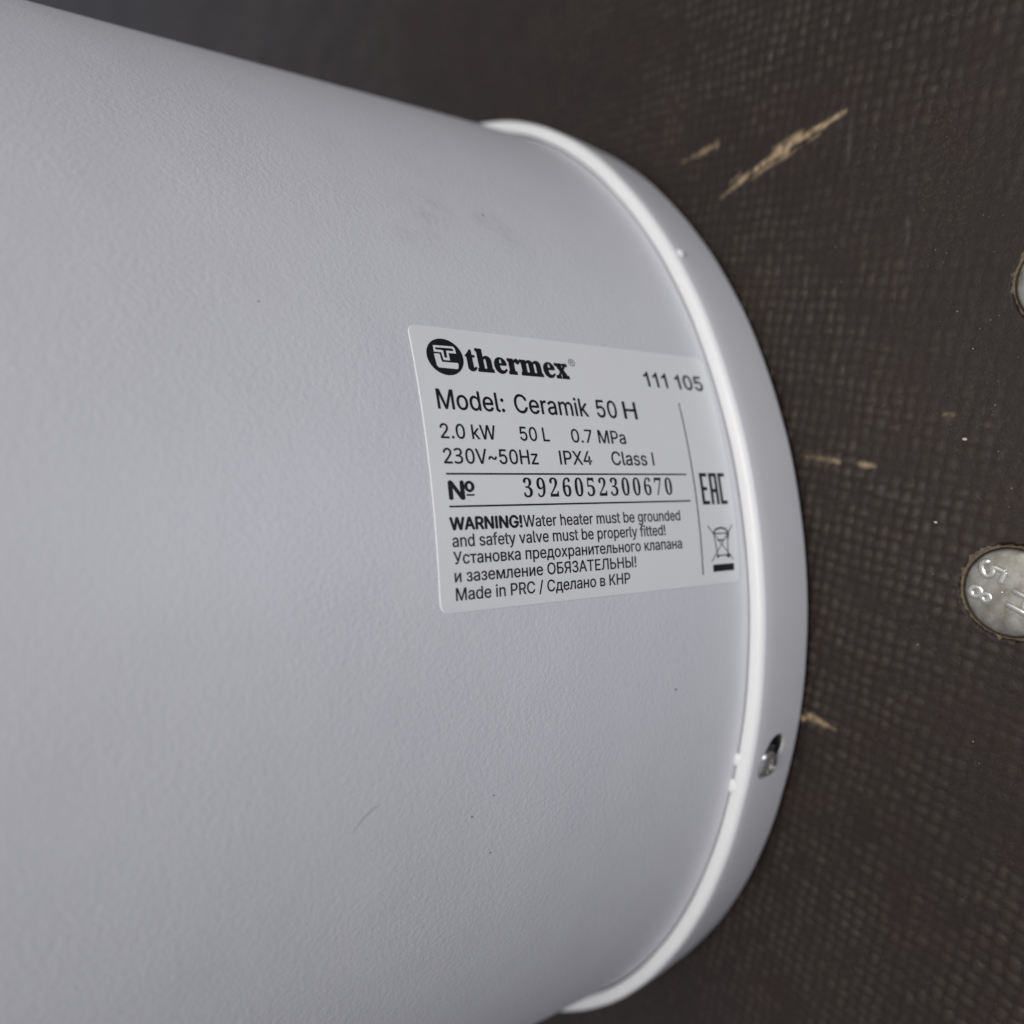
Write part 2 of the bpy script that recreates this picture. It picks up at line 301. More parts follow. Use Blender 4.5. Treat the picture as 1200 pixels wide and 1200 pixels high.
"в": "392|53,0 53,379 208,379 264,372 307,352 327,331 339,307 343,278 339,248 324,226 300,209 270,199 312,185 345,152 355,130 358,102 354,75 343,50 325,29 300,13 269,3 232,0;111,56 232,56 259,59 279,70 291,86 295,108 291,133 279,153 259,165 232,169 111,169;111,220 209,220 239,224 263,234 277,251 282,273 277,294 262,310 239,320 208,324 111,324",
"г": "304|290,379 290,323 114,323 114,0 53,0 53,379",
"д": "427|13,-110 13,56 44,56 65,82 79,116 90,164 98,231 110,379 356,379 356,56 414,56 414,-110 353,-110 353,0 74,0 74,-110;114,56 295,56 295,323 166,323 157,231 143,127 131,87",
"е": "404|212,-8 161,-2 117,16 82,46 56,85 40,132 34,187 39,242 55,290 81,329 115,359 157,378 205,384 266,374 294,361 319,341 341,315 357,282 368,242 371,194 371,169 75,169 75,221 338,221 310,202 307,237 298,269 283,294 263,314 237,326 205,330 173,326 146,313 125,294 109,270 99,241 96,211 96,178 100,139 110,106 128,80 151,61 179,50 212,46 254,53 285,73 306,105 365,91 353,63 335,39 311,19 283,4 249,-5",
"з": "343|171,-4 134,-1 101,8 73,23 51,43 37,67 31,95 94,95 100,76 117,61 142,51 171,47 202,52 227,65 243,84 249,109 243,134 226,154 198,167 163,171 138,171 138,217 163,217 193,221 217,233 233,252 238,276 234,299 220,318 199,330 173,334 145,330 122,319 105,303 99,281 40,281 45,310 59,335 80,356 107,371 138,381 173,384 209,380 239,370 264,353 283,332 294,307 298,279 293,249 277,224 254,207 225,197 225,194 263,183 291,164 307,137 313,104 308,75 294,48 273,26 244,10 210,-1",
"и": "411|358,0 296,0 296,274 293,274 111,0 53,0 53,379 114,379 114,104 118,104 300,379 358,379",
"к": "376|53,0 53,379 114,379 114,215 152,215 288,379 366,379 213,196 368,0 290,0 167,159 114,159 114,0",
"л": "400|6,0 6,56 20,56 48,63 67,86 78,133 84,211 91,379 348,379 348,0 286,0 286,323 149,323 143,189 129,84 115,47 94,21 65,5 27,0",
"м": "535|53,0 53,379 144,379 232,168 246,132 257,100 265,70 273,41 263,41 270,69 278,100 289,132 303,168 390,379 482,379 482,0 421,0 421,197 421,237 422,276 422,315 423,354 430,354 415,300 399,252 377,198 294,0 240,0 156,198 135,252 118,300 102,354 111,354 112,318 113,279 113,238 113,197 113,0",
"н": "409|309,223 309,167 99,167 99,223;114,379 114,0 53,0 53,379;356,379 356,0 295,0 295,379",
"о": "415|207,-8 159,-2 117,16 82,46 56,85 40,133 34,187 40,243 56,291 82,330 117,360 159,378 207,384 256,378 299,360 333,330 359,291 376,243 381,187 376,133 359,85 333,46 299,16 256,-2;207,46 242,51 270,66 292,89 307,117 316,151 319,187 316,224 307,258 292,287 270,310 242,325 207,330 173,325 145,310 124,287 108,258 99,224 96,187 99,151 108,117 124,89 145,66 173,51",
"п": "408|355,379 355,0 294,0 294,323 114,323 114,0 53,0 53,379",
"р": "424|53,-143 53,379 112,379 112,319 118,319 137,346 171,373 197,381 229,384 274,378 313,361 345,332 370,293 385,245 390,189 385,133 370,84 346,45 313,16 274,-2 229,-8 198,-5 173,4 138,31 118,59 114,59 114,-143;220,47 253,51 279,66 301,88 316,117 325,151 328,189 325,227 316,261 301,290 280,311 253,325 220,330 188,325 161,312 140,291 125,263 116,229 113,189 116,150 125,115 140,86 162,65 188,51",
"с": "396|207,-8 159,-2 117,16 82,46 56,85 40,133 34,187 40,243 56,291 82,330 117,360 159,378 207,384 260,377 305,356 340,322 362,277 303,262 290,289 270,311 242,325 207,330 173,325 145,310 124,287 108,258 99,224 96,187 99,151 108,117 124,89 145,66 173,51 207,46 243,52 271,66 292,89 304,117 363,102 341,56 306,21 261,-1",
"т": "325|132,0 132,325 6,325 6,379 319,379 319,325 193,325 193,0",
"х": "379|21,0 171,218 171,171 29,379 100,379 147,306 179,253 207,206 175,206 202,253 233,306 282,379 352,379 209,169 209,214 358,0 287,0 231,85 200,136 173,182 205,182 178,136 148,85 91,0",
"ь": "388|104,244 214,244 256,240 290,228 317,210 337,186 349,156 353,123 349,90 337,61 317,36 290,16 255,4 214,0 53,0 53,379 114,379 114,56 214,56 245,61 270,74 286,95 292,121 286,148 270,169 245,183 214,187 104,187",
" ": "188|"
},
"ser": {
"0": "375|188,-7 150,-3 118,7 91,24 60,61 39,111 27,171 23,241 27,311 39,371 60,420 91,456 118,473 150,483 189,486 242,479 283,456 314,419 336,370 348,310 353,240 348,171 336,110 314,61 283,24 256,7 225,-3;188,37 210,43 227,61 237,91 246,155 248,240 246,326 237,390 227,419 211,437 189,443 166,437 150,419 139,390 130,326 127,240 130,155 139,91 150,61 166,43",
"1": "375|65,0 65,36 120,36 135,38 146,45 154,79 154,416 108,365 87,351 67,346 52,349 40,359 31,375 28,396 74,412 132,447 179,482 254,482 254,79 261,47 271,38 288,36 343,36 343,0",
"2": "375|24,0 24,69 123,171 187,245 218,307 226,371 223,405 212,427 196,441 174,445 145,438 126,416 116,380 112,329 77,333 50,344 32,365 26,396 30,419 43,441 63,459 92,474 129,483 174,486 220,483 258,473 288,456 310,434 323,407 328,375 319,329 291,281 238,220 154,138 87,74 244,74 263,77 279,86 292,101 300,120 305,141 345,141 341,0",
"3": "375|163,-7 117,-4 81,5 53,18 34,35 23,54 19,74 23,96 36,113 54,123 76,126 82,89 99,62 125,46 158,40 199,49 216,61 230,79 238,105 241,139 234,174 214,202 181,221 137,227 95,227 95,269 140,269 178,275 204,296 220,327 225,367 221,400 211,424 193,440 169,445 148,441 133,430 116,391 111,341 75,345 47,356 30,374 24,401 28,423 41,444 62,461 108,480 173,486 237,479 286,458 309,436 323,409 328,377 320,335 298,301 265,275 225,256 279,238 305,222 326,201 340,174 345,138 341,101 329,70 312,44 288,25 230,1",
"4": "375|121,0 121,36 140,36 179,44 191,58 195,84 195,125 9,125 9,166 199,480 293,480 293,169 363,169 363,125 293,125 293,84 297,58 309,44 348,36 357,36 357,0;56,169 195,169 195,287 196,351 199,416 189,394 174,366 158,338 146,319",
"5": "375|165,-7 119,-4 84,5 58,18 40,35 30,54 27,75 31,95 42,109 59,118 81,121 88,83 111,52 130,43 154,40 195,50 212,63 226,83 234,111 237,148 231,192 213,223 184,241 146,247 103,243 71,235 40,247 62,480 316,480 319,357 281,357 275,380 267,399 244,406 105,406 94,281 126,288 168,291 216,287 258,276 293,256 319,228 335,192 340,148 336,108 324,75 306,48 282,27 226,1",
"6": "375|197,-7 150,-1 109,18 76,49 51,93 35,151 30,222 33,275 42,325 57,370 77,409 104,441 137,466 176,481 222,486 261,484 291,476 313,464 329,449 338,431 340,412 336,393 322,376 298,364 260,360 256,400 243,434 232,443 216,447 191,441 170,426 152,401 134,345 125,269 161,286 218,294 256,290 288,278 315,258 336,230 348,196 352,155 348,110 334,71 313,38 282,13 244,-2;199,38 222,44 239,64 251,98 255,148 250,196 238,228 219,247 193,253 154,243 125,221 131,138 147,81 162,57 179,42",
"7": "375|111,0 289,406 113,406 93,403 80,391 74,372 70,338 30,338 33,480 353,480 353,447 168,0",
"8": "375|183,-7 132,-2 91,11 60,31 38,57 25,88 20,122 27,162 47,193 79,219 119,242 83,267 57,296 41,327 36,364 39,395 50,423 70,449 99,469 140,482 191,486 235,483 271,471 299,453 318,429 330,401 334,369 328,333 310,305 244,260 296,230 330,199 349,166 355,127 350,88 335,55 310,29 276,9 234,-3;203,283 224,298 239,317 247,340 250,370 243,407 222,436 206,444 187,447 163,442 145,426 134,402 130,372 135,341 149,318;187,32 218,37 241,55 257,82 262,116 256,146 239,170 208,192 164,216 126,178 115,152 111,120 116,84 132,56 156,38",
"9": "375|152,-7 116,-4 88,4 67,17 53,33 42,69 50,94 75,107 87,80 103,56 126,41 156,36 188,43 213,67 232,106 244,160 251,230 212,198 186,188 155,185 119,189 87,201 60,220 40,248 28,282 24,324 28,369 42,409 64,441 95,466 133,481 177,486 223,480 264,463 298,433 323,390 340,332 345,261 334,157 321,111 301,72 274,39 241,14 200,-2;184,233 206,236 224,245 251,278 245,352 231,403 217,424 201,437 181,441 156,434 137,413 125,377 121,328 128,275 149,244"
},
"sl": {
"t": "228|124,-9 89,-4 66,10 53,36 48,71 48,279 20,279 20,300 88,369 129,424 144,424 144,310 208,310 208,279 144,279 144,82 149,51 157,43 168,40 189,49 206,75 222,66 198,24 165,-1",
"h": "381|18,0 18,16 45,26 52,56 52,399 46,429 36,437 19,440 19,455 148,455 148,267 175,295 207,313 243,318 275,314 299,301 316,280 327,250 330,212 330,56 337,26 347,19 363,16 363,0 202,0 202,16 207,16 223,21 232,34 235,56 235,217 229,258 219,268 203,271 173,262 148,235 148,56 154,26 164,19 180,16 180,0",
"e": "301|154,-10 117,-5 85,10 58,35 37,69 24,109 19,157 24,201 38,240 59,273 87,298 120,313 157,318 193,314 224,301 249,280 268,251 279,216 283,173 283,166 117,166 121,121 131,87 147,62 170,47 199,42 225,47 248,62 270,86 285,73 248,27 205,-1;116,192 201,192 201,215 193,277 181,292 161,297 136,286 121,255 116,203",
"r": "287|18,0 18,16 45,26 52,56 52,252 46,285 20,293 21,310 146,310 146,252 165,280 187,301 210,314 233,318 258,315 275,304 286,287 289,266 287,248 278,234 265,225 248,222 222,231 207,250 189,260 175,255 162,241 152,220 149,192 149,56 152,37 159,25 197,16 197,0",
"m": "554|18,0 18,16 45,26 52,56 52,253 46,284 36,291 19,294 19,310 146,310 146,265 173,294 204,312 237,318 277,312 305,293 320,261 348,293 381,312 418,318 449,314 473,301 490,280 500,250 504,212 504,56 510,26 520,19 536,16 536,0 377,0 377,16 393,19 403,26 410,56 410,217 404,258 394,268 377,271 349,263 324,237 324,56 331,26 340,19 356,16 356,0 199,0 199,16 215,19 225,26 232,56 232,217 226,258 216,268 199,271 170,262 146,235 146,56 152,27 162,19 177,16 177,0",
"x": "319|5,0 5,15 34,29 62,56 123,136 43,263 24,285 4,293 4,310 169,310 169,294 147,291 140,280 149,260 183,206 224,257 234,279 227,290 201,294 201,310 311,310 311,296 283,283 254,254 198,184 291,36 303,21 319,15 319,0 155,0 155,16 178,19 185,30 173,59 138,114 97,61 85,34 92,20 114,15 118,15 118,0"
}
}
GOUGE_TABLE = [([(183.67, 112.41, 0.29), (188.59, 113.64, 0.56), (193.67, 114.67, 0.97), (200.57, 115.52, 0.68), (204.9, 116.12, 1.33), (209.06, 116.44, 1.84), (213.35, 116.36, 1.55), (216.37, 116.62, 0.77), (219.84, 116.34, 1.13), (223.83, 116.5, 0.87), (229.84, 116.47, 0.49)], 0.9, 0), ([(195.51, 112.93, 0.41), (200.64, 113.54, 0.68), (205.6, 114.12, 0.4)], 0.55, 0), ([(205.2, 118.44, 0.27), (211.45, 118.16, 0.65), (216.01, 118.4, 0.38)], 0.6, 0), ([(202.94, 113.52, 0.27), (209.31, 113.61, 0.52), (214.84, 113.98, 0.26)], 0.5, 0), ([(188.13, 115.6, 0.28), (192.51, 116.38, 0.42)], 0.4, 0), ([(217.83, 114.27, 0.25), (221.36, 114.74, 0.5)], 0.45, 0), ([(167.95, 132.38, 0.45), (173.58, 131.71, 0.74), (179.02, 131.07, 1.02), (183.91, 130.63, 0.86)], 0.5, 0), ([(203.0, 22.06, 0.26), (208.75, 20.36, 0.51), (213.47, 19.12, 0.76), (215.6, 18.28, 0.5)], 0.6, 0), ([(220.86, 16.98, 0.24), (223.16, 16.39, 0.61), (226.36, 15.19, 0.36)], 0.7, 0), ([(192.9, -58.73, 1.07), (196.87, -58.73, 1.18), (200.34, -59.55, 0.91), (204.2, -61.04, 0.38)], 0.95, 0), ([(246.68, 26.02, 0.22), (248.96, 25.33, 0.44)], 0.45, 0), ([(255.33, 21.65, 0.11), (256.45, 21.0, 0.32)], 0.4, 0), ([(230.77, 111.2, 0.36), (229.94, 106.65, 0.48), (228.56, 99.84, 0.24)], 0, 0.32), ([(247.26, 97.62, 0.22), (244.93, 85.97, 0.34)], 0, 0.2), ([(243.22, 79.5, 0.45), (243.56, 76.56, 0.34), (241.59, 69.88, 0.23)], 0, 0.32), ([(241.31, 69.52, 0.46), (240.43, 66.1, 0.57), (239.51, 62.44, 0.23)], 0, 0.3), ([(225.54, 8.53, 0.36), (230.26, 6.31, 0.71), (237.07, 3.7, 0.34)], 0, 0.2), ([(242.56, 97.23, 0.23), (243.0, 98.89, 0.46)], 0, 0.3)]
EMB_T = [(-93.518, 48.752), (-88.232, 48.89), (-87.799, 48.397), (-87.696, 47.032), (-89.75, 47.019), (-89.709, 45.029), (-91.417, 45.02), (-91.665, 47.018), (-93.576, 47.015)]
EMB_TI = [(-93.03, 48.218), (-88.691, 48.325), (-88.354, 48.111), (-88.243, 47.625), (-90.277, 47.592), (-90.292, 45.705), (-91.026, 45.692), (-91.063, 47.607), (-92.994, 47.637)]
EMB_L = [(-93.667, 46.539), (-92.176, 46.592), (-92.013, 45.021), (-91.837, 44.48), (-87.778, 44.53), (-87.594, 44.209), (-87.875, 43.064), (-88.191, 42.907), (-92.954, 42.962), (-93.423, 43.417)]

SMUDGES = [((0.1774, 0.0923, 0.1092), 0.012), ((0.1770, 0.0930, 0.0899), 0.007),
           ((0.1801, 0.0870, 0.0863), 0.008), ((0.1824, 0.0821, 0.1143), 0.010)]
M_CASE = mat_casing(); M_CAP = mat_cap(); M_LABEL = mat_label(); M_INK = mat_ink(); M_FLOOR = mat_floor()
M_ZINC = mat_metal('dull_zinc', (0.24, 0.215, 0.17), (0.47, 0.465, 0.43), 0.45, 260)
M_STAMP = mat_metal('rubbed_zinc', (0.50, 0.50, 0.47), (0.66, 0.65, 0.60), 0.26)
M_SCREW = mat_metal('bright_zinc', (0.55, 0.57, 0.58), (0.78, 0.77, 0.70), 0.16, 900)
M_WOOD = mat_plain('splintered_wood', (0.125, 0.095, 0.062), 0.75, 0.75, 1100)
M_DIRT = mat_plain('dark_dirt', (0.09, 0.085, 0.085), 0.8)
M_SCUFF = mat_plain('grey_scuff', (0.52, 0.52, 0.55), 0.6, 0.15)
M_CRUMB = mat_plain('pale_grit', (0.55, 0.50, 0.42), 0.7)

# ------------------------------------------------------------------ floor: plywood with a woven relief pressed into its film
def value_noise(x, y, cell, seed):
    g = np.random.default_rng(seed)
    i = np.floor(x / cell).astype(int); j = np.floor(y / cell).astype(int)
    fx = x / cell - i; fy = y / cell - j
    tab = g.random((257, 263))
    s = lambda t: t * t * (3 - 2 * t)
    fx, fy = s(fx), s(fy)
    a = tab[i % 257, j % 263]; b = tab[(i + 1) % 257, j % 263]
    c = tab[i % 257, (j + 1) % 263]; d = tab[(i + 1) % 257, (j + 1) % 263]
    return (a * (1 - fx) + b * fx) * (1 - fy) + (c * (1 - fx) + d * fx) * fy

def axis_steps(lo, hi, step, far):
    inner = np.arange(lo, hi + step * 0.5, step)
    out = []; x = step
    while True:
        x *= 1.25; out.append(x)
        if sum(out) > far: break
    out = np.cumsum(out)
    return np.concatenate([lo - out[::-1], inner, inner[-1] + out])

# gouges in the film, in mm on the floor: points (x, y, half width), strength of bare wood, strength of grey scuff
def seg_mask(x, y, pts, rag):
    m = np.zeros_like(x)
    for (x0, y0, w0), (x1, y1, w1) in zip(pts[:-1], pts[1:]):
        dx, dy = x1 - x0, y1 - y0
        t = np.clip(((x - x0) * dx + (y - y0) * dy) / (dx * dx + dy * dy), 0, 1)
        d = np.hypot(x - x0 - t * dx, y - y0 - t * dy)
        w = w0 + (w1 - w0) * t
        m = np.maximum(m, np.clip((w * (0.35 + 1.15 * rag) - d) / 0.95 + 0.5, 0, 1))
    return m

GOUGES = GOUGE_TABLE
BOLTS = [(257.2, -20.3), (277.5, 51.0)]

xs = axis_steps(-40.0, 400.0, 0.62, 30000.0)
ys = axis_steps(-260.0, 330.0, 0.62, 30000.0)
X, Y = np.meshgrid(xs, ys, indexing='ij')
phi = math.radians(-18.4); P = 3.6
A_ = (X * math.cos(phi) + Y * math.sin(phi)) / P
B_ = (-X * math.sin(phi) + Y * math.cos(phi)) / P
A_ = A_ + 0.42 * (value_noise(X + 900, Y + 900, 9.0, 1) - 0.5)
B_ = B_ + 0.42 * (value_noise(X + 900, Y + 900, 9.0, 2) - 0.5)
ia, ib = np.rint(A_), np.rint(B_)
ta, tb = A_ - ia, B_ - ib
# each crossing of the weave leaves one leaf-shaped float, lengthwise or crosswise by turns
even = ((ia + ib) % 2) == 0
la = np.where(even, ta, tb); lb = np.where(even, tb, ta)
H = 0.42 * np.clip(1 - (la / 0.60) ** 2 - (lb / 0.40) ** 2, 0, 1) ** 0.75
cell = np.random.default_rng(5).random((512, 512))[ia.astype(int) % 512, ib.astype(int) % 512]
wear = np.clip(1.35 * value_noise(X + 900, Y + 900, 34.0, 3) + 0.25, 0.35, 1.1)
worn_patch = np.clip(np.exp(-(((X - 262) / 26) ** 2 + ((Y - 62) / 42) ** 2)) * 0.62 + np.exp(-(((X - 262) / 20) ** 2 + ((Y + 6) / 48) ** 2)) * 0.55, 0, .72)     # film rubbed nearly smooth round the bolts
wear = wear * np.clip(1.6 * value_noise(X + 900, Y + 900, 7.5, 14) + .15, .3, 1.15)
H = H * (0.25 + 1.1 * cell) * wear * (1 - worn_patch)
rub_sheen = np.clip(H / 0.30, 0, 1)  # height mask for the tops: rubbed film and sheen put into the colour
H += 0.09 * (value_noise(X + 900, Y + 900, 1.7, 4) - 0.5) + 0.05 * (value_noise(X + 900, Y + 900, .8, 16) - 0.5) + 0.10 * (value_noise(X + 900, Y + 900, 21, 6) - 0.5)
rag = 0.65 * value_noise(X + 900, Y + 900, 1.3, 8) + 0.35 * value_noise(X + 900, Y + 900, 3.1, 9)
fleck = value_noise(X + 900, Y + 900, 0.9, 12)
bare = np.zeros_like(X); scuff = np.zeros_like(X)
for pts, s, g in GOUGES:
    m = seg_mask(X, Y, pts, rag)
    if s:
        bare = np.maximum(bare, m * s * np.clip(0.05 + 1.55 * rag * (0.45 + 0.9 * fleck), 0, 1)); H -= m * 0.18 * s
    if g: scuff = np.maximum(scuff, m * g * np.clip(rag * 1.6 - .1, 0, 1))
for bx, by in BOLTS:                                     # counterbore under each bolt head
    d = np.hypot(X - bx, Y - by)
    H = np.where(d < 11.6, -2.2, H)
inside = (X > -41) & (X < 401) & (Y > -261) & (Y < 331)
H = np.where(inside, H, 0.0) - 0.20
nx, ny = X.shape
co = np.stack([X * MM, Y * MM, H * MM], -1).reshape(-1, 3).astype(np.float32)
idx = np.arange(nx * ny).reshape(nx, ny)
quads = np.stack([idx[:-1, :-1], idx[1:, :-1], idx[1:, 1:], idx[:-1, 1:]], -1).reshape(-1, 4).astype(np.int32)
me = bpy.data.meshes.new('floor')
me.vertices.add(len(co)); me.vertices.foreach_set('co', co.ravel())
me.loops.add(quads.size); me.loops.foreach_set('vertex_index', quads.ravel())
me.polygons.add(len(quads)); me.polygons.foreach_set('loop_start', np.arange(0, quads.size, 4, dtype=np.int32))
me.polygons.foreach_set('use_smooth', np.ones(len(quads), dtype=bool))
me.update(calc_edges=True)
att = me.color_attributes.new('wear_sheen', 'FLOAT_COLOR', 'POINT')
col = np.stack([bare, scuff, rub_sheen, np.ones_like(bare)], -1).reshape(-1).astype(np.float32)
att.data.foreach_set('color', col)
floor = link('floor', me, M_FLOOR)
floor['kind'] = 'structure'

# ------------------------------------------------------------------ water heater
heater = empty('water_heater', (0, 0, 0), 'white cylindrical water heater with printed rating label, standing on dark plywood', 'water heater')
TOP = 0.60
vs, fs = lathe([(0.150, ZC - 0.005), (R, ZC - 0.005)] + [(R, ZC - 0.005 + (TOP - ZC + 0.005) * i / 24) for i in range(1, 25)] + [(0.150, TOP)], 720, False)
body = mesh_obj('casing', vs, fs, M_CASE, heater, True)
body.data.set_sharp_from_angle(angle=math.radians(40))

def boolean(o, cutters):
    for c in cutters:
        m = o.modifiers.new('cut', 'BOOLEAN'); m.operation = 'DIFFERENCE'; m.solver = 'EXACT'; m.object = c
    dg = bpy.context.evaluated_depsgraph_get()
    new = bpy.data.meshes.new_from_object(o.evaluated_get(dg))
    o.modifiers.clear(); old = o.data; o.data = new; bpy.data.meshes.remove(old)
    for c in cutters:
        d = c.data; bpy.data.objects.remove(c); bpy.data.meshes.remove(d)

# lower end cap: a ledge that faces up, a rounded shoulder and a skirt that leans in towards the floor
prof = [(R + 0.0006, ZC - 0.0046), (R + 0.0006, ZC - 0.0004), (R + 0.0008, ZC - 0.0001), (R + 0.0012, ZC + 0.0001), (R + 0.0024, ZC + 0.0001)]
prof += [(x, z) for x, z in arc(R + 0.0029, ZC - 0.0021, 0.0022, 84, 4, 9)]
prof += [(R + 0.00478, ZC - 0.006), (R + 0.0042, ZC - 0.0125), (R + 0.0034, ZC - 0.018)]
prof += [(x, z) for x, z in arc(R + 0.0005, 0.0033, 0.0023, -4, -88, 6)]
prof += [(0.1960, 0.0010), (0.1960, 0.0026), (R + 0.0006, 0.0030), (R + 0.0026, ZC - 0.018), (R + 0.0034, ZC - 0.0125), (R + 0.0036, ZC - 0.0046)]
vs, fs = lathe([(r, z) for r, z in prof][::-1], 720, True)
def wobble(x, y, z):
    t = math.atan2(y, x); k = 1 + 0.00035 * math.sin(7 * t + 1) + 0.00025 * math.sin(19 * t) + 0.00012 * math.sin(53 * t + 2)
    return (x * k, y * k, z + 0.00010 * math.sin(11 * t) + 0.00006 * math.sin(31 * t + 1))
vs = [wobble(*v) for v in vs]                              # a moulding is never quite true
cap = mesh_obj('end_cap', vs, fs, M_CAP, heater, True)
# slanted pocket for the fixing screw
def capsule_cutter(t0, z0, t1, z1, rad, r_in, r_out, flare=0.0):
    tm = (t0 + t1) / 2; zm = (z0 + z1) / 2
    n = Vector((math.cos(tm), math.sin(tm), 0)); tv = Vector((-math.sin(tm), math.cos(tm), 0)); kv = Vector((0, 0, 1))
    a = Vector(((t0 - tm) * 0.204, z0 - zm)); b = Vector(((t1 - tm) * 0.204, z1 - zm))
    ang = math.atan2(b.y - a.y, b.x - a.x)
    def outline(rr):
        o = []
        for i in range(13):
            t = ang - math.pi / 2 + math.pi * i / 12; o.append((b.x + rr * math.cos(t), b.y + rr * math.sin(t)))
        for i in range(13):
            t = ang + math.pi / 2 + math.pi * i / 12; o.append((a.x + rr * math.cos(t), a.y + rr * math.sin(t)))
        return o
    rings = [(r_in, rad), (0.2036, rad), (r_out, rad + flare)]
    vv = []; ff = []; m = 26
    for r_, w_ in rings:
        vv += [n * r_ + tv * p + kv * (zm + q) for p, q in outline(w_)]
    for k in range(len(rings) - 1):
        for i in range(m):
            j = (i + 1) % m
            ff.append((k * m + i, k * m + j, (k + 1) * m + j, (k + 1) * m + i))
    ff.append(tuple(range(m))[::-1]); ff.append(tuple(range((len(rings) - 1) * m, len(rings) * m)))
    return mesh_obj('cutter', vv, ff)
ts0, zs0 = math.radians(-20.0), ZC - 0.0094
ts1, zs1 = math.radians(-18.65), ZC - 0.0122
boolean(cap, [capsule_cutter(ts0, zs0, ts1, zs1, 0.0046, 0.1985, 0.2085, 0.0005)])
cap.data.polygons.foreach_set('use_smooth', [True] * len(cap.data.polygons))
cap.data.set_sharp_from_angle(angle=math.radians(38))

def oriented(name, vs, fs, origin, normal, up, mat, parent, smooth=True):
    n = Vector(normal).normalized(); u = Vector(up); u = (u - n * u.dot(n)).normalized(); s = u.cross(n)
    out = [Vector(origin) + s * a + u * b + n * c for a, b, c in vs]
    return mesh_obj(name, out, fs, mat, parent, smooth)

# the screw: domed head with a cross recess, sitting in the lower end of the pocket
hp = [(0.0, -0.004), (0.0016, -0.004), (0.0016, -0.0002), (0.0042, -0.0002), (0.00435, 0.0003)]
hp += [(0.0044 * math.cos(math.radians(d)), 0.0003 + 0.0021 * math.sin(math.radians(d))) for d in (12, 28, 44, 60, 75)]
hp += [(0.0002, 0.0024)]
vs, fs = lathe([(max(r, 0.0002), z) for r, z in hp], 40, False)
fs = list(fs) + [tuple(i * len(hp) for i in range(40))[::-1], tuple(i * len(hp) + len(hp) - 1 for i in range(40))]
sn = Vector((math.cos(ts0), math.sin(ts0), 0.12))
so = Vector((math.cos(ts0) * 0.2034, math.sin(ts0) * 0.2034, zs0 + 0.0002))
screw = oriented('screw', vs, fs, so, sn, (0.0, 0.3, 1), M_SCREW, cap)
def box(hx, hy, z0, z1):
    v = [(x, y, z) for z in (z0, z1) for x, y in ((-hx, -hy), (hx, -hy), (hx, hy), (-hx, hy))]
    return v, [(3, 2, 1, 0), (4, 5, 6, 7), (0, 1, 5, 4), (1, 2, 6, 5), (2, 3, 7, 6), (3, 0, 4, 7)]
cs = []
for hx, hy in ((0.0026, 0.0006), (0.0006, 0.0026)):
    v, f = box(hx, hy, 0.0010, 0.004); cs.append(oriented('cutter', v, f, so, sn, (0.0, 0.3, 1), None, None, False))
boolean(screw, cs)
screw.data.set_sharp_from_angle(angle=math.radians(35))

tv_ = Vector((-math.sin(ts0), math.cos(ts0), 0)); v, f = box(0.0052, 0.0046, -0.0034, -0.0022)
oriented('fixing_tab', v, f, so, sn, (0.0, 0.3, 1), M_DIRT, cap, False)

def blob(name, centre, radii, axes, mat, parent, seed, rough=0.12, sub=2):
    bm = bmesh.new(); bmesh.ops.create_icosphere(bm, subdivisions=sub, radius=1.0)
    g = random.Random(seed)
    ph = [g.uniform(0, 6) for _ in range(3)]
    for v in bm.verts:
        k = 1 + rough * (math.sin(3 * v.co.x + ph[0]) * math.cos(2.6 * v.co.y + ph[1]) + 0.6 * math.sin(4 * v.co.z + ph[2]))
        q = v.co * k
        v.co = Vector(centre) + Vector(axes[0]) * q.x * radii[0] + Vector(axes[1]) * q.y * radii[1] + Vector(axes[2]) * q.z * radii[2]
    me = bpy.data.meshes.new(name); bm.to_mesh(me); bm.free()
    return link(name, me, mat, parent, True)

def cyl_axes(t):
    return (math.cos(t), math.sin(t), 0), (-math.sin(t), math.cos(t), 0), (0, 0, 1)
def cap_pt(deg, r, z):
    t = math.radians(deg); return (r * math.cos(t), r * math.sin(t), z)
blob('moulding_pip', cap_pt(26.0, 0.2046, ZC - 0.0036), (0.0013, 0.0019, 0.0017), cyl_axes(math.radians(26)), M_CAP, cap, 3)
blob('moulding_tab', cap_pt(-19.45, 0.2003, ZC + 0.0000), (0.0021, 0.0023, 0.0006), cyl_axes(math.radians(-19.5)), M_CAP, cap, 4)
blob('moulding_tab', cap_pt(-22.0, 0.2004, ZC - 0.0001), (0.0021, 0.0026, 0.0006), cyl_axes(math.radians(-22)), M_CAP, cap, 5)

# upper end cap, the same part the other way up
vs, fs = lathe([(r, TOP + ZC - z) for r, z in prof], 360, True)
cap2 = mesh_obj('end_cap', vs, fs, M_CAP, heater, True)
cap2.data.set_sharp_from_angle(angle=math.radians(38))
vs, fs = lathe([(0.001, TOP + 0.016), (0.10, TOP + 0.015), (0.19, TOP + 0.010), (0.1975, TOP + 0.004)], 180, False)
mesh_obj('lid', vs, fs, M_CAP, heater, True)
vs, fs = lathe([(0.1975, 0.004), (0.19, 0.003), (0.001, 0.003)], 180, False)
mesh_obj('base_plate', vs, fs, M_CAP, heater, True)

# marks on the casing
def speck(deg, z, a, b, rot, seed):
    t = math.radians(deg); n, tv, kv = [Vector(q) for q in cyl_axes(t)]
    u = tv * math.cos(rot) + kv * math.sin(rot); w = n.cross(u)
    blob('speck', n * R + kv * (ZC + z), (0.00009, a, b), (n, u, w), M_DIRT, heater, seed, 0.2, 1)
speck(-11.69, 0.0284, 0.00040, 0.00028, 0.8, 21)
speck(-17.2, 0.0913, 0.00030, 0.00024, 0.2, 22)
speck(27.97, 0.0643, 0.00055, 0.00022, 0.5, 23)

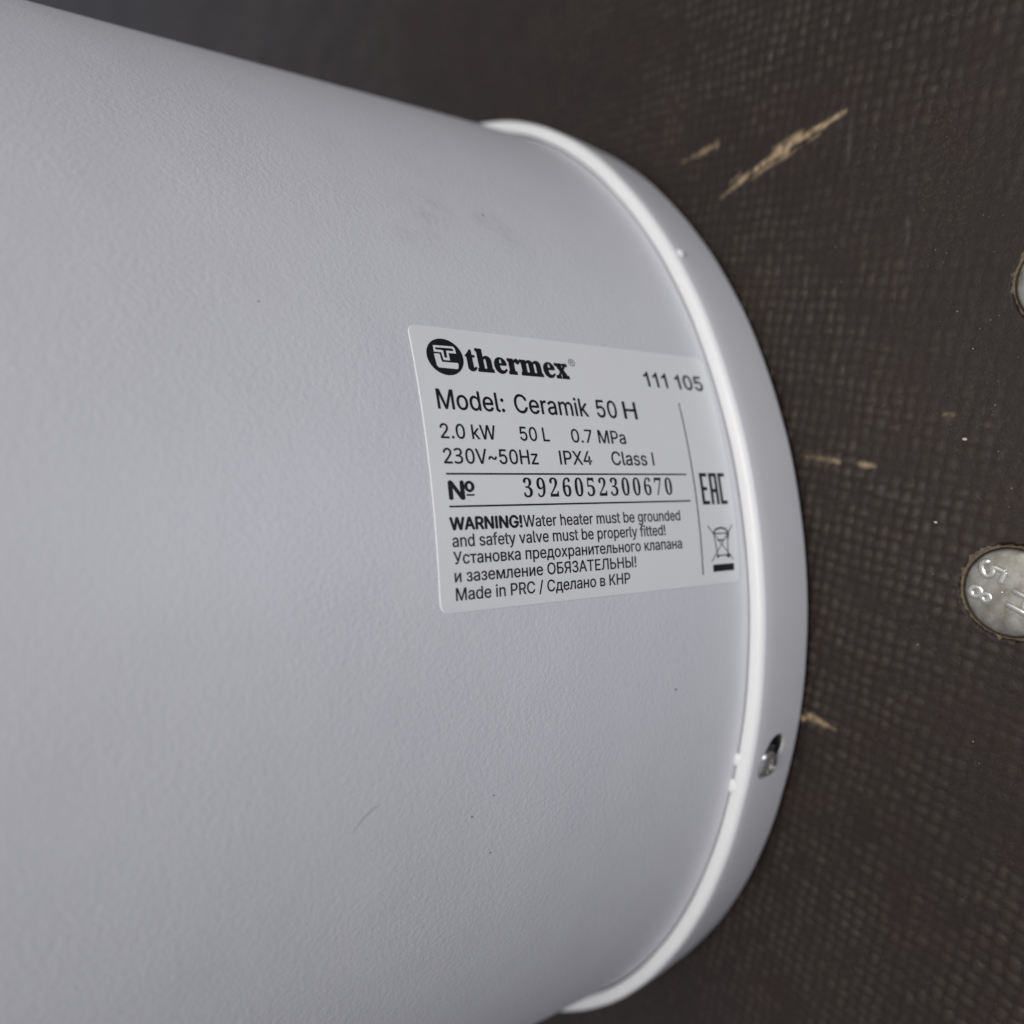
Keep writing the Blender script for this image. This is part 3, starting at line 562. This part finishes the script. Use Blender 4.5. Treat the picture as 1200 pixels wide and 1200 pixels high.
g = random.Random(5)
for k in range(3):
    q = g.uniform(.00012, .0002); speck(g.uniform(-22, 30), g.uniform(.02, .16), q * g.uniform(1, 1.7), q, g.uniform(0, 3), 40 + k)
def scuff(pts, w):
    vs_ = []; fs_ = []
    for k, (deg, z) in enumerate(pts):
        t = math.radians(deg); h_ = w * math.sin(math.pi * (k + .35) / len(pts))
        for d in (-h_, h_):
            tt = t + d * .7 / R; vs_.append(((R + .00003) * math.cos(tt), (R + .00003) * math.sin(tt), ZC + z + d * .7))
        if k: fs_.append((2 * k - 2, 2 * k - 1, 2 * k + 1, 2 * k))
    return mesh_obj('scuff', vs_, fs_, M_SCUFF, heater)
scuff([(-15.85, .1203), (-15.4, .1188), (-15.0, .1176), (-14.7, .1158), (-14.45, .114)], 0.00018)
scuff([(27.0, .066), (26.6, .0645), (26.3, .0625)], 0.00022)

# ------------------------------------------------------------------ rating label
U0, U1, V0, V1 = -99.1, -2.6, -13.75, 53.9
def label_sheet():
    rad = 2.3; vs_ = []; rows = []
    def inset(v):
        d = 0.0
        for e, s in ((V0 + rad, -1), (V1 - rad, 1)):
            q = (v - e) * s
            if q > 0: d = rad - math.sqrt(max(rad * rad - q * q, 0))
        return d
    vv = sorted(set([round(V0 + rad - rad * math.cos(math.radians(a)) , 4) for a in range(0, 91, 9)] +
                    [round(V1 - rad + rad * math.cos(math.radians(a)), 4) for a in range(0, 91, 9)] +
                    [round(V0 + rad + (V1 - V0 - 2 * rad) * i / 60, 4) for i in range(61)]))
    fs_ = []
    n = 6
    for k, v in enumerate(vv):
        d = inset(v); a, b = U0 + d, U1 - d
        if k in (0, len(vv) - 1): lifts = (-.05, -.05, -.05, -.05, -.05, -.05)
        else: lifts = (-.05, .10, .16, .16, .10, -.05)
        us = (a, a + .02, a + .12, b - .12, b - .02, b)
        vs_ += [on_body(u, v, h) for u, h in zip(us, lifts)]
        if k:
            for i in range(n - 1):
                p = (k - 1) * n + i; fs_.append((p, p + 1, p + 1 + n, p + n))
    return vs_, fs_
label = mesh_obj('rating_label', *label_sheet(), M_LABEL, heater, True)
label.data.set_sharp_from_angle(angle=math.radians(25))
label['label'] = 'white printed rating label stuck beside the end cap'
LIFT = 0.20

def decode(D):
    out = {}
    for k, s in D.items():
        adv, cs = s.split('|')
        out[k] = (int(adv) / 1000, [[tuple(int(q) / 1000 for q in p.split(',')) for p in c.split()] for c in cs.split(';')] if cs else [])
    return out
INTER = decode(GLYPHS['inter']); SERIAL = decode(GLYPHS['ser']); SLAB = decode(GLYPHS['sl'])
INTER['I'] = (0.20, [[(0.068, 0), (0.068, 0.509), (0.132, 0.509), (0.132, 0)]])
INTER['3'] = (0.44, [[(x * 1.06 + .0, y * 1.07) for x, y in c] for c in INTER['3'][1]])
INTER['1'] = (0.36, [[(0.185, 0), (0.185, 0.395), (0.15, 0.365), (0.105, 0.338), (0.068, 0.322), (0.068, 0.382), (0.118, 0.408), (0.165, 0.445), (0.205, 0.49), (0.213, 0.511), (0.249, 0.511), (0.249, 0)]])

def contours(text, font, track=0.0):
    x = 0; out = []
    for ch in text:
        adv, cs = font[ch]
        for c in cs: out.append([(x + px, py) for px, py in c])
        x += adv + track
    return out

def fill(name, loops, offset=0.0, parent=label, mat=M_INK, lift=LIFT, apart=False):
    """flat outlines in label millimetres -> a filled mesh wrapped on the casing; offset emboldens by overprinting"""
    vs_ = []; fs_ = []
    shifts = [(0, 0)] if offset <= 0 else [(-offset, 0), (offset, 0), (0, -offset * .8), (0, offset * .8)]
    groups = [[lp] for lp in loops] if apart else [loops]
    for group in groups:
        pts = []; faces = []
        for lp in group:
            faces.append(list(range(len(pts), len(pts) + len(lp)))); pts += [Vector(q) for q in lp]
        edges = [(f[i], f[(i + 1) % len(f)]) for f in faces for i in range(len(f))]
        v2, _, tri, *_ = delaunay_2d_cdt(pts, edges, faces, 2, 1e-5)
        bm = bmesh.new()
        bv = [bm.verts.new((v.x, v.y, 0)) for v in v2]
        for t in tri:
            q = [v2[i] for i in t]
            if (q[1] - q[0]).cross(q[2] - q[0]) < 0: t = t[::-1]
            bm.faces.new([bv[i] for i in t])
        lo = min(v.y for v in v2); hi = max(v.y for v in v2)
        y = math.ceil(lo / 1.6) * 1.6
        while y < hi:                                    # rows 1.6 mm apart keep the print on the curved label
            bmesh.ops.bisect_plane(bm, geom=bm.verts[:] + bm.edges[:] + bm.faces[:], plane_co=(0, y, 0), plane_no=(0, 1, 0))
            y += 1.6
        bm.verts.index_update()
        for k, (du, dv) in enumerate(shifts):
            base = len(vs_)
            vs_ += [on_body(v.co.x + du, v.co.y + dv, lift + .006 * k) for v in bm.verts]
            fs_ += [tuple(base + v.index for v in f.verts) for f in bm.faces]
        bm.free()
    return mesh_obj(name, vs_, fs_, mat, parent)

def line(text, u0, u1, v, cap, font=INTER, capem=0.509, bold=0.010, name='lettering', track=0.0):
    """one run of print from u0 to u1 on baseline v with capital height cap (mm)"""
    cs = contours(text, font, track)
    a = min(p[0] for c in cs for p in c); b = max(p[0] for c in cs for p in c)
    sy = cap / capem; sx = (u1 - u0) / (b - a)
    loops = [[(u0 + (x - a) * sx, v + y * sy) for x, y in c] for c in cs]
    o = fill(name, loops, bold * (sx + sy) / 2)
    return o

line('Model:', -94.9, -77.0, 32.6, 4.85)
line('Ceramik', -73.9, -51.3, 32.6, 4.85)
line('50', -48.4, -41.6, 32.6, 4.85)
line('H', -39.1, -34.6, 32.6, 4.85)
line('2.0 kW', -95.3, -80.7, 25.5, 3.5)
line('50 L', -73.8, -65.2, 25.5, 3.5)
line('0.7 MPa', -58.3, -40.4, 25.45, 3.5)
line('230V~50Hz', -95.3, -69.6, 19.6, 3.55)
line('IPX4', -63.0, -53.0, 19.65, 3.5)
line('Class I', -46.3, -31.6, 19.65, 3.6)
line('WARNING!', -95.4, -76.4, 4.5, 2.75, bold=0.034)
line('Water heater must be grounded', -75.9, -24.7, 4.5, 2.75)
line('and safety valve must be properly fitted!', -95.2, -30.7, 0.7, 2.75)
line('Установка предохранительного клапана', -95.2, -25.0, -3.1, 2.75)
line('и заземление ОБЯЗАТЕЛЬНЫ!', -95.2, -41.9, -7.1, 2.75)
line('Made in PRC / Сделано в КНР', -95.1, -44.3, -11.15, 2.75)
line('111 105', -28.7, -6.0, 42.75, 4.5, bold=0.014)
line('N', -94.8, -91.2, 11.4, 4.05, bold=0.032)
line('o', -90.7, -88.5, 13.15, 3.0, bold=0.036)
line('3926052300670', -74.9, -26.3, 11.55, 4.75, SERIAL, 0.482, -0.006, track=0.11)

def rect(u0, v0, u1, v1, n=1):
    a = [(u0, v0), (u1, v0)]
    right = [(u1, v0 + (v1 - v0) * i / n) for i in range(1, n + 1)]
    left = [(u0, v1 + (v0 - v1) * i / n) for i in range(0, n)]
    return a + right + left
fill('rule_line', [rect(-90.55, 12.1, -88.45, 12.5)])
fill('rule_line', [rect(-95.2, 16.99, -20.1, 17.41)])
fill('rule_line', [rect(-95.2, 9.53, -20.0, 9.95)])
# the upright rule is laid as short lengths so that it follows the curve of the casing
vs = []; fs = []
for i in range(41):
    v = -10.9 + (38.3 + 10.9) * i / 40
    vs += [on_body(-17.75, v, LIFT), on_body(-17.37, v, LIFT)]
    if i: fs.append((2 * i - 2, 2 * i - 1, 2 * i + 1, 2 * i))
mesh_obj('rule_line', vs, fs, M_INK, label)

# brand lettering: heavy slab serif
cs = contours('thermex', SLAB, 0.012)
b = max(p[0] for c in cs for p in c); a = min(p[0] for c in cs for p in c)
sx = 30.0 / (b - a); sy = 5.95 / 0.455
fill('brand_lettering', [[(-85.2 + (x - a) * sx, 42.95 + y * sy) for x, y in c] for c in cs], 0.016 * sy)
slabs = []
for c in cs:
    for (xa, ya), (xb, yb) in zip(c, c[1:] + c[:1]):
        if abs(xa - xb) > 0.09 and ya == yb and ya < 0.001: slabs.append((min(xa, xb), -0.016, max(xa, xb), 0.062))
        if abs(xa - xb) > 0.09 and ya == yb and ya > 0.28: slabs.append((min(xa, xb), ya - 0.055, max(xa, xb), ya + 0.016))
for i, (x0, y0, x1, y1) in enumerate(slabs):
    fill('brand_lettering', [rect(-85.2 + (x0 - a - .010) * sx, 42.95 + y0 * sy, -85.2 + (x1 - a + .010) * sx, 42.95 + y1 * sy)], lift=LIFT + .012)
def ring(cu, cv, r, n=40): return [(cu + r * math.cos(2 * math.pi * i / n), cv + r * math.sin(2 * math.pi * i / n)) for i in range(n)]
fill('registered_mark', [ring(-53.3, 47.8, 1.05, 24), ring(-53.3, 47.8, 0.88, 24)])
line('R', -53.75, -52.8, 47.25, 1.15, bold=0.0, name='registered_mark')

# round emblem
fill('emblem_disc', [ring(-90.8, 45.95, 4.82, 64)])
def emblem(pts): return pts
fill('emblem_letter', [EMB_T, EMB_TI], lift=LIFT + .03, mat=M_LABEL)
fill('emblem_letter', [EMB_L], lift=LIFT + .03, mat=M_LABEL)

# conformity mark: three tall block letters
E0, E1 = 8.6, 17.6
w_ = 1.02
def at(u): return -15.2 + u
for parts in ([(0, E0, w_, E1), (w_, E1 - w_, 2.9, E1), (w_, (E0 + E1) / 2 - w_ / 2, 2.4, (E0 + E1) / 2 + w_ / 2), (w_, E0, 2.9, E0 + w_)],
              [(3.65, E0, 3.65 + w_, E1), (5.75, E0, 5.75 + w_, E1), (3.65 + w_, E1 - w_, 5.75, E1), (3.65 + w_, E0 + 3.4, 5.75, E0 + 3.4 + w_)],
              [(7.4, E0, 7.4 + w_, E1), (7.4 + w_, E1 - w_, 10.1, E1), (7.4 + w_, E0, 10.1, E0 + w_)]):
    fill('conformity_letter', [rect(at(q[0]) + .001 * i, q[1], at(q[2]), q[3]) for i, q in enumerate(parts)], apart=True)

# crossed-out wheeled bin
def stroke(pts, w):
    """a polyline as one filled band per length"""
    out = []
    for (x0, y0), (x1, y1) in zip(pts[:-1], pts[1:]):
        d = math.hypot(x1 - x0, y1 - y0); nx_, ny_ = -(y1 - y0) / d * w / 2, (x1 - x0) / d * w / 2
        ex, ey = (x1 - x0) / d * w * .4, (y1 - y0) / d * w * .4
        out.append([(x0 - ex + nx_, y0 - ey + ny_), (x0 - ex - nx_, y0 - ey - ny_), (x1 + ex - nx_, y1 + ey - ny_), (x1 + ex + nx_, y1 + ey + ny_)])
    return out
def strokes(name, pts, w, lift=LIFT):
    vs_ = []; fs_ = []
    for k, q in enumerate(stroke(pts, w)):
        fs_.append(tuple(range(len(vs_), len(vs_) + 4))); vs_ += [on_body(x, y, lift + .004 * k) for x, y in q]
    return mesh_obj(name, vs_, fs_, M_INK, label)
strokes('bin_cross', [(-14.4, 2.6), (-5.0, -7.2)], 0.26, LIFT + .03)
strokes('bin_cross', [(-4.4, 2.5), (-13.8, -7.4)], 0.26, LIFT + .04)
strokes('bin_outline', [(-12.2, 0.4), (-11.3, -5.9), (-7.1, -5.9), (-6.5, 0.4)], 0.34)
strokes('bin_outline', [(-12.4, 0.3), (-6.2, 0.3), (-6.4, -.9), (-7.2, -1.0)], 0.34, LIFT + .02)
strokes('bin_outline', [(-12.3, 0.5), (-11.3, 1.5), (-9.3, 1.9), (-7.4, 1.5), (-6.4, 0.6)], 0.5, LIFT + .01)
strokes('bin_outline', [(-10.9, -1.6), (-8.6, -1.6)], 0.4, LIFT + .01)
fill('bin_wheel', [ring(-7.0, -6.1, 0.62, 16)], lift=LIFT + .05)
fill('bin_wheel', [rect(-11.7, -6.5, -10.9, -5.8)], lift=LIFT + .05)
fill('bin_bar', [rect(-13.4, -10.35, -4.9, -8.35)])

# ------------------------------------------------------------------ coach bolts let into the floor
def tube(pts, rad, z0, n=12, squash=0.48):
    """a rounded raised stroke on a bolt head"""
    vs_ = []; fs_ = []
    P_ = [Vector((x, y, 0)) for x, y in pts]
    if len(P_) > 2:                                       # round the corners off a little
        for _ in range(2):
            Q = [P_[0]]
            for q0, q1 in zip(P_[:-1], P_[1:]): Q += [q0 * .75 + q1 * .25, q0 * .25 + q1 * .75]
            P_ = Q + [P_[-1]]
    first = (P_[0] - P_[1]).normalized(); last = (P_[-1] - P_[-2]).normalized()
    seq = [(P_[0] + first * rad, .05), (P_[0] + first * rad * .7, .7)] + [(q, 1.0) for q in P_] + [(P_[-1] + last * rad * .7, .7), (P_[-1] + last * rad, .05)]
    for k, (q, s) in enumerate(seq):
        t = (seq[min(k + 1, len(seq) - 1)][0] - seq[max(k - 1, 0)][0]).normalized(); nrm = Vector((-t.y, t.x, 0))
        for i in range(n):
            a = 2 * math.pi * i / n
            v = q + nrm * (rad * s * math.cos(a)); vs_.append((v.x, v.y, z0 + rad * squash * s * math.sin(a)))
    for k in range(len(seq) - 1):
        for i in range(n):
            j = (i + 1) % n; fs_.append((k * n + i, k * n + j, (k + 1) * n + j, (k + 1) * n + i))
    return vs_, fs_

def make_bolt(bx, by, label_, tilt):
    root = empty('coach_bolt', (bx * MM, by * MM, 0), label_, 'bolt', 'coach bolts let into the floor')
    pr = [(0.0002, 0.92), (3.5, 0.90), (7.0, 0.80), (9.0, 0.62), (10.0, 0.40), (10.6, 0.05), (10.85, -0.5), (10.8, -1.6), (9.8, -2.0)]
    vs_, fs_ = lathe([(max(r, .02) * MM, z * MM) for r, z in pr[::-1]], 72, False)
    g = random.Random(int(bx))
    vs_ = [(x + g.gauss(0, 1.5e-5), y + g.gauss(0, 1.5e-5), z + tilt * x) for x, y, z in vs_]
    mesh_obj('head', vs_, fs_, M_ZINC, root, True)
    return root
bolt = make_bolt(*BOLTS[0], 'grey coach bolt head with raised numbers, at the right edge', 0.006)
bolt2 = make_bolt(*BOLTS[1], 'coach bolt head mostly cut off by the right edge, above the numbered bolt', -0.004)
def stamp(name, pts, rad, z=0.78):
    loc = [((x - BOLTS[0][0]) * MM, (y - BOLTS[0][1]) * MM) for x, y in pts]
    v, f = tube(loc, rad * MM, z * MM)
    return mesh_obj(name, v, f, M_STAMP, bolt, True)
stamp('raised_five', [(253.1, -12.5), (252.0, -12.7), (251.5, -14.1), (251.9, -15.7), (253.2, -16.3), (254.1, -15.2), (254.3, -14.0), (254.5, -13.9), (256.9, -15.2), (256.9, -15.2), (256.9, -15.2), (255.6, -17.7)], 0.88, 0.70)
def circ(cx, cy, r, n=14): return [(cx + r * math.cos(2 * math.pi * i / n), cy + r * math.sin(2 * math.pi * i / n)) for i in range(n + 1)]
stamp('raised_eight', circ(249.5, -19.9, 1.20), 0.86, 0.60)
stamp('raised_eight', circ(251.7, -21.4, 0.95), 0.80, 0.66)
stamp('raised_dot', [(255.45, -20.2), (255.6, -20.1)], 0.30, 0.88)
stamp('raised_letter', [(256.7, -23.1), (261.2, -26.0)], 0.86, 0.80)
stamp('raised_letter', [(258.6, -19.9), (262.9, -22.8)], 0.86, 0.80)
stamp('raised_letter', [(261.6, -21.9), (259.6, -23.2), (261.0, -25.7)], 0.75, 0.80)

def chipped_rim(bx, by, seed):
    """splintered edge of the hole round a bolt head"""
    g = random.Random(seed); n = 96; vs_ = []; fs_ = []
    amp = [g.random() for _ in range(n)]
    sm = [sum(amp[(i + k) % n] for k in range(-2, 3)) / 5 for i in range(n)]
    for i in range(n):
        t = 2 * math.pi * i / n; c, s = math.cos(t), math.sin(t)
        spike = 0.9 * max(0, amp[i] - 0.80) * 5 * g.random()
        ro = 11.15 + 1.7 * sm[i] * (0.6 + 0.6 * math.sin(2 * t + seed)) ** 2 * .6 + 0.45 * amp[i] + spike
        rm = (ro + 11.0) / 2
        for r, z in ((10.95, -1.2), (11.1, 0.02 + 0.35 * amp[(i * 7) % n]), (rm, 0.12 + 0.32 * amp[(i * 5) % n]), (ro, -0.05 + 0.12 * g.random()), (ro + .25, -0.6)):
            vs_.append(((bx + r * c) * MM, (by + r * s) * MM, z * MM))
    for i in range(n):
        j = (i + 1) % n
        for k in range(4): fs_.append((i * 5 + k, i * 5 + k + 1, j * 5 + k + 1, j * 5 + k))
    return mesh_obj('chipped_rim', vs_, fs_, M_WOOD, floor)
chipped_rim(*BOLTS[0], 3); chipped_rim(*BOLTS[1], 9)

# ------------------------------------------------------------------ grit
ax = ((1, 0, 0), (0, 1, 0), (0, 0, 1))
def crumb(x, y, s, label_, seed):
    o = blob('grit_crumb', (x * MM, y * MM, s * 0.35 * MM), (s * .7 * MM, s * .5 * MM, s * .45 * MM), ax, M_CRUMB, None, seed, 0.25, 1)
    tag(o, label_, 'crumb', 'crumbs of grit on the floor'); return o
crumb(251.1, 18.6, 0.95, 'larger pale crumb of grit on the plywood above the numbered bolt', 31)
crumb(241.4, -1.7, 0.75, 'small pale crumb of grit left of the numbered bolt', 32)
g = random.Random(77); bm = bmesh.new()
for _ in range(80):
    x, y = g.triangular(212, 300, 262), g.gauss(15, 75)
    if math.hypot(x, y) < 212 or any(math.hypot(x - a, y - b) < 11 for a, b in BOLTS): continue
    s = g.choice((.07, .08, .10, .12, .17)) * MM
    m = Matrix.Translation((x * MM, y * MM, 0.02 * MM)) @ Matrix.Rotation(g.uniform(0, 6), 4, 'Z') @ Matrix.Diagonal((s, s * g.uniform(.5, 1), s * .6, 1))
    bmesh.ops.create_icosphere(bm, subdivisions=1, radius=1.0, matrix=m)
dm = bpy.data.meshes.new('fine_grit'); bm.to_mesh(dm); bm.free()
dust = link('fine_grit', dm, M_CRUMB); dust['kind'] = 'stuff'
tag(dust, 'fine pale grit scattered over the dark plywood', 'grit')
